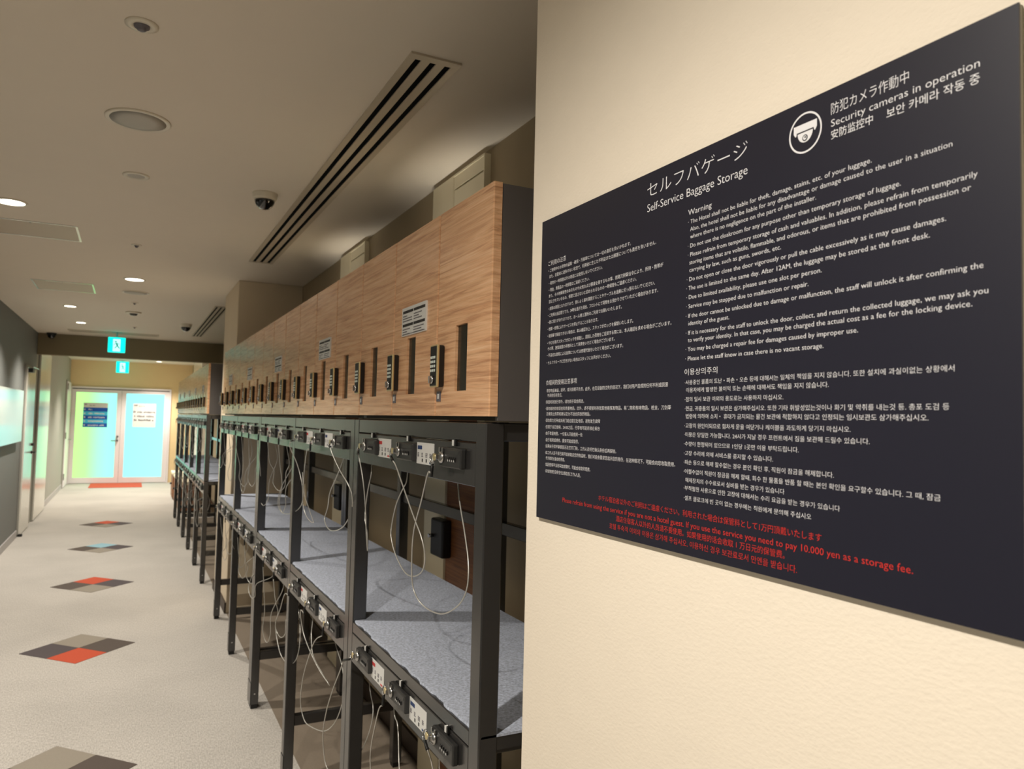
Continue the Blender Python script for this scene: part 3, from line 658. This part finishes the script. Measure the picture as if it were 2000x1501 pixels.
def exit_sign(x, y, ztop, w_, h_, hang, lab):
    t = thing('exit_sign', (x, y, ztop), lab, 'exit sign')
    a = w_ / 2
    build('case', MB().bevbox(-a, a, 0, .04, -h_, 0, 'exit_green', .006), t)
    p = MB(); y0 = -.003
    p.box(-a * .42, a * .42, y0, -.0005, -h_ * .93, -h_ * .12, 'exit_white')
    build('doorway', p, t)
    m = MB(); hc = -h_ * .5
    m.lathe((-.01, -.006, hc + h_ * .2), [(.012, 0), (.012, .003)], 'exit_dark', 12, 'y')
    def bar(x0, z0, x1, z1, wd):
        d = Vector((x1 - x0, 0, z1 - z0)).normalized(); n_ = Vector((-d.z, 0, d.x)) * wd / 2
        pts = [(x0 + n_.x, z0 + n_.z), (x1 + n_.x, z1 + n_.z), (x1 - n_.x, z1 - n_.z), (x0 - n_.x, z0 - n_.z)]
        m.prism(pts, 'y', -.006, -.0035, 'exit_dark')
    bar(-.005, hc + h_ * .12, .012, hc - h_ * .08, .018); bar(.012, hc - h_ * .08, .035, hc - h_ * .24, .011); bar(.008, hc - h_ * .06, -.02, hc - h_ * .22, .011)
    bar(-.005, hc + h_ * .1, -.035, hc, .008); bar(0, hc + h_ * .1, .03, hc + .01, .008)
    build('running_figure', m, t)
    if hang > 0:
        build('hanger', MB().box(-.012, .012, .012, .028, 0, hang, 'exit_hanger').box(-.06, .06, .0, .04, hang - .008, hang, 'exit_hanger'), t)
M['exit_hanger'] = mat('exit_hanger', (150, 190, 190), 0.35, var=0.0)
exit_sign(-.203, 11.0, 2.462, .20, .195, ZC - 2.462, 'lit green running-man exit sign hanging before the beam')
exit_sign(-.195, 17.5, 2.545, .235, .235, ZC2 - 2.545, 'lit green exit sign beyond the beam, above the glass doors')

# ------------------------------------------------------------------ the sign
XFACE = .588
sy0, sy1, sz0, sz1 = .3285, 1.0715, 1.3395, 1.8175
sg = thing('information_sign', (XS, (sy0 + sy1) / 2, sz0), 'large dark navy baggage storage rules sign with white and red lettering on the cream wall', 'sign')
oy, oz = (sy0 + sy1) / 2, sz0
SO = (XS, oy, oz)
def loc(mb):
    mb.v = [(v[0] - SO[0], v[1] - SO[1], v[2] - SO[2]) for v in mb.v]; return mb
build('backing_board', loc(MB().box(XFACE + .002, XS - .0005, sy0 + .0005, sy1 - .0005, sz0 + .0005, sz1 - .0005, 'sign_core')), sg)
build('face_panel', loc(MB().box(XFACE, XFACE + .002, sy0, sy1, sz0, sz1, 'sign_face')), sg)
XF = XFACE - .0004
EM = {'title_jp': .0215, 'title_en': .0148, 'cam_jp': .0125, 'cam_en': .0100, 'cam_zh': .0098, 'cam_ko': .0098, 'en': .0072, 'ko': .0062, 'jp': .0062, 'zh': .0062}
THIN = {'title_jp': -.012, 'title_en': -.008, 'cam_jp': -.006, 'cam_en': -.006, 'cam_zh': 0, 'cam_ko': 0, 'en': -.006, 'ko': -.008, 'jp': -.006, 'zh': -.008}
names = {'title_jp': 'heading_text', 'title_en': 'heading_text', 'cam_jp': 'camera_text', 'cam_en': 'camera_text', 'cam_zh': 'camera_text', 'cam_ko': 'camera_text', 'en': 'english_text', 'ko': 'korean_text', 'jp': 'japanese_text', 'zh': 'chinese_text', 'red': 'red_text'}
blocks = {}
def tkey(g, body):
    thin = THIN.get(g, -.004 if body[0] == 'P' else -.006)
    return (body, 3 if g[:3] in ('tit', 'cam') else 2, thin)
prepare_text([tkey(g, body) for g, body, *_ in SIGN_TEXT])
for n, (g, body, ya, yb, z) in enumerate(SIGN_TEXT):
    key = names[g]; mb = blocks.setdefault(key, MB())
    em = EM.get(g) or (.0098 if body[0] == 'P' else .0085)
    if body in ('Warning',): em = .0098
    if body in ('이용상의주의', 'ご利用の注意', '衣帽间的使用注意事项'): em = .0088
    low = 0 if (g in ('title_en', 'cam_en', 'en') or body[0] == 'P') else -.08
    add_text(mb, tkey(g, body), 'sign_red' if g == 'red' else 'sign_white', lambda fx, y_, ya=ya, yb=yb, z=z, em=em, low=low: (XF, ya + (yb - ya) * fx, z + (y_ - low) * em))
for key, mb in blocks.items(): build(key, loc(mb), sg, 'red lettering' if key == 'red_text' else None)
ic = MB(); cyi, czi, ro = .5313, 1.785, .0205
def ring_pts(r, n=48): return [(cyi + r * math.cos(2 * PI * i / n), czi + r * math.sin(2 * PI * i / n)) for i in range(n)]
o_, i_ = ring_pts(ro), ring_pts(ro * .91)
for i in range(48):
    j = (i + 1) % 48; ic.poly([(XF, *o_[i]), (XF, *i_[i]), (XF, *i_[j]), (XF, *o_[j])], 'sign_white')
band = [(cyi + .0145, czi + .0095), (cyi + .0145, czi + .003), (cyi + .0125, czi - .0005), (cyi + .009, czi - .0005), (cyi + .009, czi + .002), (cyi - .009, czi + .002), (cyi - .009, czi - .0005), (cyi - .0125, czi - .0005), (cyi - .0145, czi + .003), (cyi - .0145, czi + .0095)]
ic.poly([(XF, *p) for p in [(cyi + .0145, czi + .0095), (cyi + .0145, czi + .0022), (cyi - .0145, czi + .0022), (cyi - .0145, czi + .0095)]], 'sign_white')
ic.poly([(XF, cyi + .0145, czi + .0022), (XF, cyi + .0125, czi - .001), (XF, cyi + .0112, czi - .001), (XF, cyi + .0105, czi + .0022)], 'sign_white')
ic.poly([(XF, cyi - .0105, czi + .0022), (XF, cyi - .0112, czi - .001), (XF, cyi - .0125, czi - .001), (XF, cyi - .0145, czi + .0022)], 'sign_white')
ic.poly([(XF, cyi + .0095 * math.cos(a), czi + .0008 - .0105 * math.sin(a)) for a in [PI * i / 16 for i in range(17)]], 'sign_white')
build('camera_icon', loc(ic), sg)
ic = MB(); XG = XF - .0002
ic.poly([(XG, cyi + .0033 * math.cos(2 * PI * i / 20), czi - .0052 + .0033 * math.sin(2 * PI * i / 20)) for i in range(20)], 'sign_face')
ic.poly([(XG - .0002, cyi + .0022 * math.cos(2 * PI * i / 20), czi - .0052 + .0022 * math.sin(2 * PI * i / 20)) for i in range(20)], 'sign_white')
ic.poly([(XG - .0004, cyi - .0006 + .001 * math.cos(2 * PI * i / 12), czi - .0048 + .001 * math.sin(2 * PI * i / 12)) for i in range(12)], 'sign_face')
build('camera_icon_lens', loc(ic), sg)

# ------------------------------------------------------------------ lockers
M['slot_glass'] = mat('slot_glass', (34, 34, 26), 0.25, var=0.05)
XD = .603            # front of locker doors and racks
P = .3137            # locker pitch
ZD0, ZD1 = 1.500, 1.951
BAY = 3 * P
NUM = ['first', 'second', 'third', 'fourth', 'fifth', 'sixth', 'seventh', 'eighth', 'ninth', 'tenth', 'eleventh', 'twelfth', 'thirteenth', 'fourteenth', 'fifteenth']
def notice_mb():
    b = MB(); w2, h = .086, .07      # plate proud of the door; local y: + is away from the camera
    b.box(-.004, 0, -w2, w2, -h / 2, h / 2, 'paper'); return b
def notice_print():
    b = MB(); x0, x1 = -.0046, -.004; rnd = random.Random(3)
    w2, h = .086, .07
    for (ya, yb) in ((w2 - .008, .004), (-.002, -w2 + .006)):
        for zt in (.027, -.006):
            b.box(x0, x1, ya, yb, zt - .0065, zt, 'ink')
            for k in range(3):
                z = zt - .012 - k * .0062; y_ = ya; end = ya + (yb - ya) * rnd.choice((.45, .75, .95))
                while y_ > end + .003:
                    l = rnd.uniform(.003, .007); b.box(x0, x1, y_, max(y_ - l, end), z - .0024, z, 'grey_ink'); y_ -= l + .0012
    b.box(x0, x1, w2 - .006, -w2 + .006, -.0325, -.0312, 'grey_ink')
    return b
door_meshes = {}
def door_mb(w0, w1):
    """a door leaf with its slot window cut through; local origin at the door's near bottom corner"""
    sl0, sl1, z0, z1 = w1 - .168, w1 - .106, .052, .190
    b = MB(); x0, x1 = 0, .018; H_ = ZD1 - ZD0
    ys = [w0, sl0, sl1, w1]; zs = [0, z0, z1, H_]
    bm = bmesh.new()
    # one continuous leaf: grid faces around the hole, front and back, plus reveals
    def V(x, y_, z): return bm.verts.new((x, y_, z))
    g = {}
    for xi, x in enumerate((x0, x1)):
        for yi, y_ in enumerate(ys):
            for zi, z in enumerate(zs): g[xi, yi, zi] = V(x, y_, z)
    for yi in range(3):
        for zi in range(3):
            if yi == 1 and zi == 1: continue
            bm.faces.new((g[0, yi, zi], g[0, yi, zi + 1], g[0, yi + 1, zi + 1], g[0, yi + 1, zi]))
            bm.faces.new((g[1, yi, zi], g[1, yi + 1, zi], g[1, yi + 1, zi + 1], g[1, yi, zi + 1]))
    for i in range(3):
        bm.faces.new((g[0, i, 0], g[0, i + 1, 0], g[1, i + 1, 0], g[1, i, 0])); bm.faces.new((g[0, i, 3], g[1, i, 3], g[1, i + 1, 3], g[0, i + 1, 3]))
        bm.faces.new((g[0, 0, i], g[1, 0, i], g[1, 0, i + 1], g[0, 0, i + 1])); bm.faces.new((g[0, 3, i], g[0, 3, i + 1], g[1, 3, i + 1], g[1, 3, i]))
    bm.faces.new((g[0, 1, 1], g[1, 1, 1], g[1, 2, 1], g[0, 2, 1])); bm.faces.new((g[0, 1, 2], g[0, 2, 2], g[1, 2, 2], g[1, 1, 2]))
    bm.faces.new((g[0, 1, 1], g[0, 1, 2], g[1, 1, 2], g[1, 1, 1])); bm.faces.new((g[0, 2, 1], g[1, 2, 1], g[1, 2, 2], g[0, 2, 2]))
    bmesh.ops.recalc_face_normals(bm, faces=bm.faces[:])
    edges = [e for e in bm.edges if all(abs(v.co.x) < 1e-6 for v in e.verts) and (all(abs(v.co.y - w0) < 1e-6 for v in e.verts) or all(abs(v.co.y - w1) < 1e-6 for v in e.verts))]
    bmesh.ops.bevel(bm, geom=edges, offset=.0022, segments=2, affect='EDGES', profile=.5)
    return b.add_bm(bm, 'wood')
def shared(key, fn):
    if key not in door_meshes: door_meshes[key] = fn().mesh(key)
    return door_meshes[key]
def key_body():
    b = MB(); b.bevbox(-.0175, 0, -.0205, .0205, -.0455, .0455, 'black', .004, 3)
    b.bevbox(-.0185, -.0125, -.0215, .0215, -.0465, .0465, 'brass', .0022, 2); b.bevbox(-.0192, -.017, -.0185, .0185, -.0435, .0435, 'black', .001, 1); return b
def key_pad():
    b = MB()
    for r in range(4):
        for c in range(3): b.bevbox(-.0206, -.0192, -.0135 + c * .0105 - .0, -.0135 + c * .0105 + .0068, .0215 - r * .0095 - .0058, .0215 - r * .0095, 'key_white', .0006, 1)
    return b
def key_knob():
    b = MB(); b.lathe((-.0192, 0, -.030), [(.0085, 0), (.0085, -.004), (.006, -.0055)], 'steel', 20, 'x'); b.bevbox(-.029, -.024, -.0022, .0022, -.038, -.022, 'steel', .001, 1); return b
def cab_row(row, y0):
    rowname = 'near' if row == 0 else 'far'
    for c in range(5):
        ya = y0 + c * BAY; yb = ya + BAY
        w_first = .030 if (row == 0 and c == 0) else .0
        lab = 'wood-fronted three-door locker cabinet, %s from the %s of the %s rack row' % (NUM[c], 'sign wall' if row == 0 else 'column', rowname)
        t = thing('locker_cabinet', (XD, ya, ZD0 - .008), lab, 'locker', 'locker cabinets on top of the luggage racks')
        z0 = 0; z1 = ZD1 - ZD0 + .006
        body = MB(); ye = BAY - .001; ys = w_first + .001; XB = .37
        body.box(.0195, XB, ys, ys + .012, z0, z1, 'cabinet_grey').box(.0195, XB, ye - .012, ye, z0, z1, 'cabinet_grey').box(.0195, XB, ys + .012, ye - .012, z0, z0 + .012, 'interior').box(.0195, XB, ys + .012, ye - .012, z1 - .012, z1, 'cabinet_grey').box(XB - .008, XB, ys + .012, ye - .012, z0 + .012, z1 - .012, 'interior')
        for k in (1, 2): body.box(.0195, XB - .01, k * P - .006, k * P + .006, z0 + .012, z1 - .012, 'interior')
        build('cabinet_body', body, t)
        for k in range(3):
            first = (row == 0 and c == 0 and k == 0)
            key = 'door_first' if first else 'door'
            me = shared(key, lambda: door_mb(.030 + .001 if first else .0026, P - .0026))
            d = build('locker_door', me, t); d.location = (0, k * P, .008)
            lk = build('keypad_lock', shared('key_body', key_body), d); lk.location = (0, P - .030, .108)
            kp = build('key_pad', shared('key_pad', key_pad), t); kp.location = (0, k * P + P - .030, .116)
            kn = build('lock_knob', shared('key_knob', key_knob), t, 'silver knob of the keypad lock'); kn.location = (0, k * P + P - .030, .116)
            build('slot_window', shared('slot_window', lambda: MB().box(.006, .0085, P - .1675, P - .1065, .0525, .1895, 'slot_glass')), d, 'dark slot window')
            tg = build('number_tag', shared('door_tag', lambda: MB().box(-.002, 0, -.011, .011, -.011, .011, 'grey_ink').box(-.0026, -.002, -.004, .004, -.0055, .0055, 'paper')), d); tg.location = (0, P - .022, .0425)
            if k == 1:
                nt = build('notice_plate', shared('notice_plate', notice_mb), d, 'white printed plate'); nt.location = (0, P / 2 - .005, .232)
                pr = build('notice_print', shared('notice_print', notice_print), t); pr.location = (0, k * P + P / 2 - .005, .240)

def rack(row, y0, bays, lab):
    """open steel rack: posts, rails, one felt shelf; y0 is its near end"""
    XBK = 1.10; PW, PD = .046, .040
    t = thing('luggage_rack', (XD, y0, 0), lab, 'rack', 'black steel luggage racks under the lockers')
    L = bays * BAY - .002
    sh = XBK - XD
    ends = [0.0] + [k * BAY for k in range(1, bays)] + [L]
    for k, e in enumerate(ends):
        ya = 0 if k == 0 else (L - PW if k == bays else e - PW / 2)
        p = MB().bevbox(0, PD, ya, ya + PW, .02, 1.488, 'charcoal', .0025, 1)
        p.box(.004, PD - .004, ya + .004, ya + PW - .004, 0, .0225, 'black').box(-.0015, .001, ya - .001, ya + PW + .001, .02, .13, 'charcoal')
        p.lathe((.02, ya - .0005, .075), [(.004, 0), (.004, -.002)], 'steel', 8, 'y')
        build('post', p, t)
        p = MB().bevbox(sh - PD, sh, ya, ya + PW, .02, 1.488, 'charcoal', .0025, 1).box(sh - PD + .004, sh - .004, ya + .004, ya + PW - .004, 0, .0225, 'black')
        build('post', p, t)
        for z0, z1 in ((1.452, 1.488), (.862, .886), (.240, .282)):
            build('side_rail', MB().bevbox(PD, sh - PD, ya + .008, ya + PW - .008, z0, z1, 'charcoal', .002, 1), t)
        if k < bays:
            yb = ya + PW; yc = (ends[k + 1] - PW / 2) if k + 1 < bays else L - PW
            build('upper_rail', MB().bevbox(.0, .022, yb, yc, 1.362, 1.4465, 'charcoal', .0015, 1), t)
            build('fascia', MB().bevbox(.001, .02, yb, yc, 1.4490, 1.487, 'charcoal', .0015, 1), t)
            build('lower_rail', MB().bevbox(.0, .022, yb, yc, .785, .8655, 'charcoal', .0015, 1), t)
            build('shelf_lip', MB().bevbox(.001, .02, yb, yc, .8675, .897, 'charcoal', .0015, 1), t)
            build('back_rail', MB().bevbox(sh - .03, sh - .005, yb, yc, 1.13, 1.17, 'charcoal', .002, 1), t)
            build('back_rail', MB().bevbox(sh - .03, sh - .005, yb, yc, .235, .280, 'charcoal', .002, 1), t)
            for (off, mt) in ((.325, 'blue'), (.635, 'red')):
                for zc in (1.4135, .829):
                    c = build('label_card', shared('card_' + mt, lambda: card_mb(mt)), t, 'white card with a %s header' % mt); c.location = (0, (ends[k] if k else 0) + off, zc)
    # felt covered board with a slightly ragged front edge
    b = MB(); n = int(L / .02); y_a = .0; rnd = random.Random(row * 7 + bays)
    top = []
    bm = bmesh.new(); rows = []
    for i in range(n + 1):
        y_ = y_a + L * i / n; xf = .0075 + rnd.uniform(-.0035, .0025) + .002 * math.sin(i * .7)
        rows.append([bm.verts.new((xf, y_, .8972)), bm.verts.new((xf + .002, y_, .9015)), bm.verts.new((sh - .042, y_, .9015)), bm.verts.new((sh - .042, y_, .8972))])
    for i in range(n):
        for j in range(4):
            bm.faces.new((rows[i][j], rows[i][(j + 1) % 4], rows[i + 1][(j + 1) % 4], rows[i + 1][j]))
    bm.faces.new(rows[0]); bm.faces.new(rows[-1][::-1]); bmesh.ops.recalc_face_normals(bm, faces=bm.faces[:])
    b.add_bm(bm, 'felt')
    build('felt_shelf', b, t, 'grey felt shelf covering')
    build('shelf_board', MB().box(.024, sh - .042, .002, L - .002, .872, .8968, 'charcoal'), t)
def card_mb(mt):
    b = MB().box(-.0012, 0, -.055, .055, -.0245, .0245, 'paper'); x0, x1 = -.0018, -.0012; rnd = random.Random(4)
    b.box(x0, x1, .048, .020, .009, .0175, mt)
    for k in range(4):
        ya = .048 - k * .026
        for q in range(3): b.box(x0, x1, ya, ya - rnd.uniform(.007, .013), -.001 - q * .0035, .001 - q * .0035, 'grey_ink')
        if k in (1, 2): b.box(x0, x1, ya - .003, ya - .009, -.0195, -.012, 'ink')
    b.box(x0, x1, -.030, -.046, -.0215, -.0175, mt)
    return b
# ------------------------------------------------------------------ cable locks
def lk_body():
    b = MB().bevbox(-.013, 0, -.057, .057, -.021, .0205, 'black_lock', .003, 2); b.bevbox(-.0138, -.012, -.050, .012, .007, .016, 'black_lock', .0008, 1); return b
M['black_lock'] = mat('black_lock', (44, 44, 44), 0.38, var=0.05)
def lk_dials():
    b = MB()
    for k in range(4): b.lathe((-.010, -.030 + k * .0105 - .003, -.003), [(.0058, 0), (.0058, .0055)], 'black', 12, 'y'); b.box(-.0164, -.0157, -.0302 + k * .0105 - .001, -.0302 + k * .0105 + .001, -.0075, -.0035, 'paper')
    return b
def lk_cam():
    b = MB().lathe((-.013, .040, -.001), [(.0125, 0), (.0125, -.004), (.0095, -.007), (.004, -.0075)], 'steel', 20, 'x')
    for s_ in (-1, 1): b.bevbox(-.018, -.014, .040 + s_ * .008 - .0022, .040 + s_ * .008 + .0022, .009, .020, 'steel', .0008, 1)
    b.bevbox(-.028, -.018, .0385, .0415, -.006, .005, 'steel', .001, 1); return b
def lk_ring():
    pts = [(-.022 + .002 * math.sin(a), .0735 + .0095 * math.cos(a), -.006 + .0105 * math.sin(a)) for a in [2 * PI * i / 18 for i in range(18)]]
    b = MB().tube(pts, .0017, 'steel', 6, True); b.tube([(-.022, .0645, -.003), (-.023, .055, -.001), (-.022, .044, -.001)], .0024, 'brass', 6); b.lathe((-.0225, .0570, -.001), [(.0075, 0), (.0075, -.003)], 'brass', 12, 'x'); return b
def lk_tag():
    return MB().bevbox(-.006, 0, -.011, -.0045, -.010, .005, 'black', .001, 1).box(-.0065, 0, -.0045, .004, -.009, .003, 'paper')
OFFS = [.148, .437, .737]
def cable_lock(row, level, n, ybay, off, cab=None):
    zc = 1.4135 if level == 'upper' else .834
    y_ = ybay + off
    lab = 'cable lock on the %s row\'s %s rail, %s from the %s' % ('near' if row == 0 else 'far', level, NUM[n], 'sign wall' if row == 0 else 'column')
    t = thing('cable_lock', (XD, y_, zc), lab, 'lock', '%s rail cable locks of the %s rack row' % (level, 'near' if row == 0 else 'far'))
    build('lock_body', shared('lk_body', lk_body), t)
    build('dial_row', shared('lk_dials', lk_dials), t)
    build('silver_cam', shared('lk_cam', lk_cam), t, 'silver turning cam')
    build('cable_ring', shared('lk_ring', lk_ring), t, 'steel ring with brass key bow')
    tg = build('number_tag', shared('lk_tag', lk_tag), t); tg.location = (0, 0, .034)
    O = Vector((XD, y_, zc))
    ring = O + Vector((-.022, .074, -.016))
    if cab is None:
        rnd = random.Random(row * 100 + n * 7 + (3 if level == 'lower' else 0))
        dr = rnd.uniform(.22, .34) if level == 'upper' else rnd.uniform(.20, .38); wd = rnd.uniform(.03, .11); sk = rnd.uniform(-.05, .12); bk = rnd.uniform(.02, .09)
        a = ring + Vector((0, .002, -.03)); e = O + Vector((.045, rnd.uniform(-.06, .02), -.01))
        pts = [a, a + Vector((.01, -.0 + sk * .3, -.09)), a + Vector((.015 + bk * .3, wd * .8 + sk, -dr * .6)), a + Vector((bk * .5, wd + sk, -dr * .85)), a + Vector((bk * .8, wd * .4 + sk, -dr)), a + Vector((bk, -wd * .6 + sk, -dr * .88)), a + Vector((bk, -wd * .9 + sk, -dr * .6)), e + Vector((.02, .01, -.13)), e + Vector((.003, 0, -.05)), e]
    else:
        pts = [Vector(p) for p in cab]
        pts.append(Vector((XD + .05, pts[-1].y, zc - .01)))
        a = pts[0]
    s0 = ring; s1 = ring + (a - ring) * 1.0
    if (a - ring).length < .025: s1 = ring + Vector((0, .003, -.028))
    elif (a - ring).length > .05: s1 = ring + (a - ring).normalized() * .04
    sub = lambda p: tuple(p - O)
    build('cable_sleeve', MB().tube([sub(s0), sub(s0.lerp(s1, .5)), sub(s1)], .0036, 'black', 8), t)
    path = smooth_path([s1] + pts[1:], 6)
    build('cable', MB().tube([sub(p) for p in path], .0016, 'cable', 6), t, 'thin silver steel cable')
CAB = {('upper', k): CABLES['U%d' % k] for k in range(6)}; CAB.update({('lower', k): CABLES['L%d' % k] for k in range(6)})
YROW = [1.2624, 7.235]
for row in (0, 1):
    y0 = YROW[row]; rn = 'near' if row == 0 else 'far'
    cab_row(row, y0)
    yr = y0 + (.042 if row == 0 else 0)
    if row == 0:
        rack(0, yr, 1, 'single-bay black steel luggage rack next to the sign wall')
        rack(0, yr + BAY, 2, 'two-bay black steel luggage rack in the middle of the near row')
        rack(0, yr + 3 * BAY, 2, 'two-bay black steel luggage rack at the column end of the near row')
    else:
        rack(1, yr, 1, 'single-bay black steel luggage rack just past the column')
        rack(1, yr + BAY, 2, 'two-bay black steel luggage rack in the middle of the far row')
        rack(1, yr + 3 * BAY, 2, 'two-bay black steel luggage rack at the far end by the beam')
    for n in range(15):
        for level in ('upper', 'lower'):
            cable_lock(row, level, n, yr + (n // 3) * BAY, OFFS[n % 3], CAB.get((level, n)) if row == 0 else None)

# ------------------------------------------------------------------ brown stools past the racks
for k, y_ in enumerate((12.75, 13.75, 14.75)):
    t = thing('box_stool', (.84, y_, 0), '%s brown wooden box stool with pale seat past the far racks' % ('nearest', 'middle', 'farthest')[k], 'stool', 'brown box stools past the far racks')
    build('box', MB().bevbox(-.14, .16, -.3, .3, .03, .42, 'brown_wood', .006, 1), t)
    build('seat', MB().bevbox(-.15, .17, -.31, .31, .42, .47, 'cream', .015, 2), t)
    f = MB()
    for sx in (-.11, .13):
        for sy in (-.26, .26): f.box(sx - .02, sx + .02, sy - .02, sy + .02, 0, .03, 'black')
    build('foot', f, t)
    build('knob', MB().lathe((-.14, 0, .26), [(.018, 0), (.018, -.03)], 'black', 12, 'x'), t)
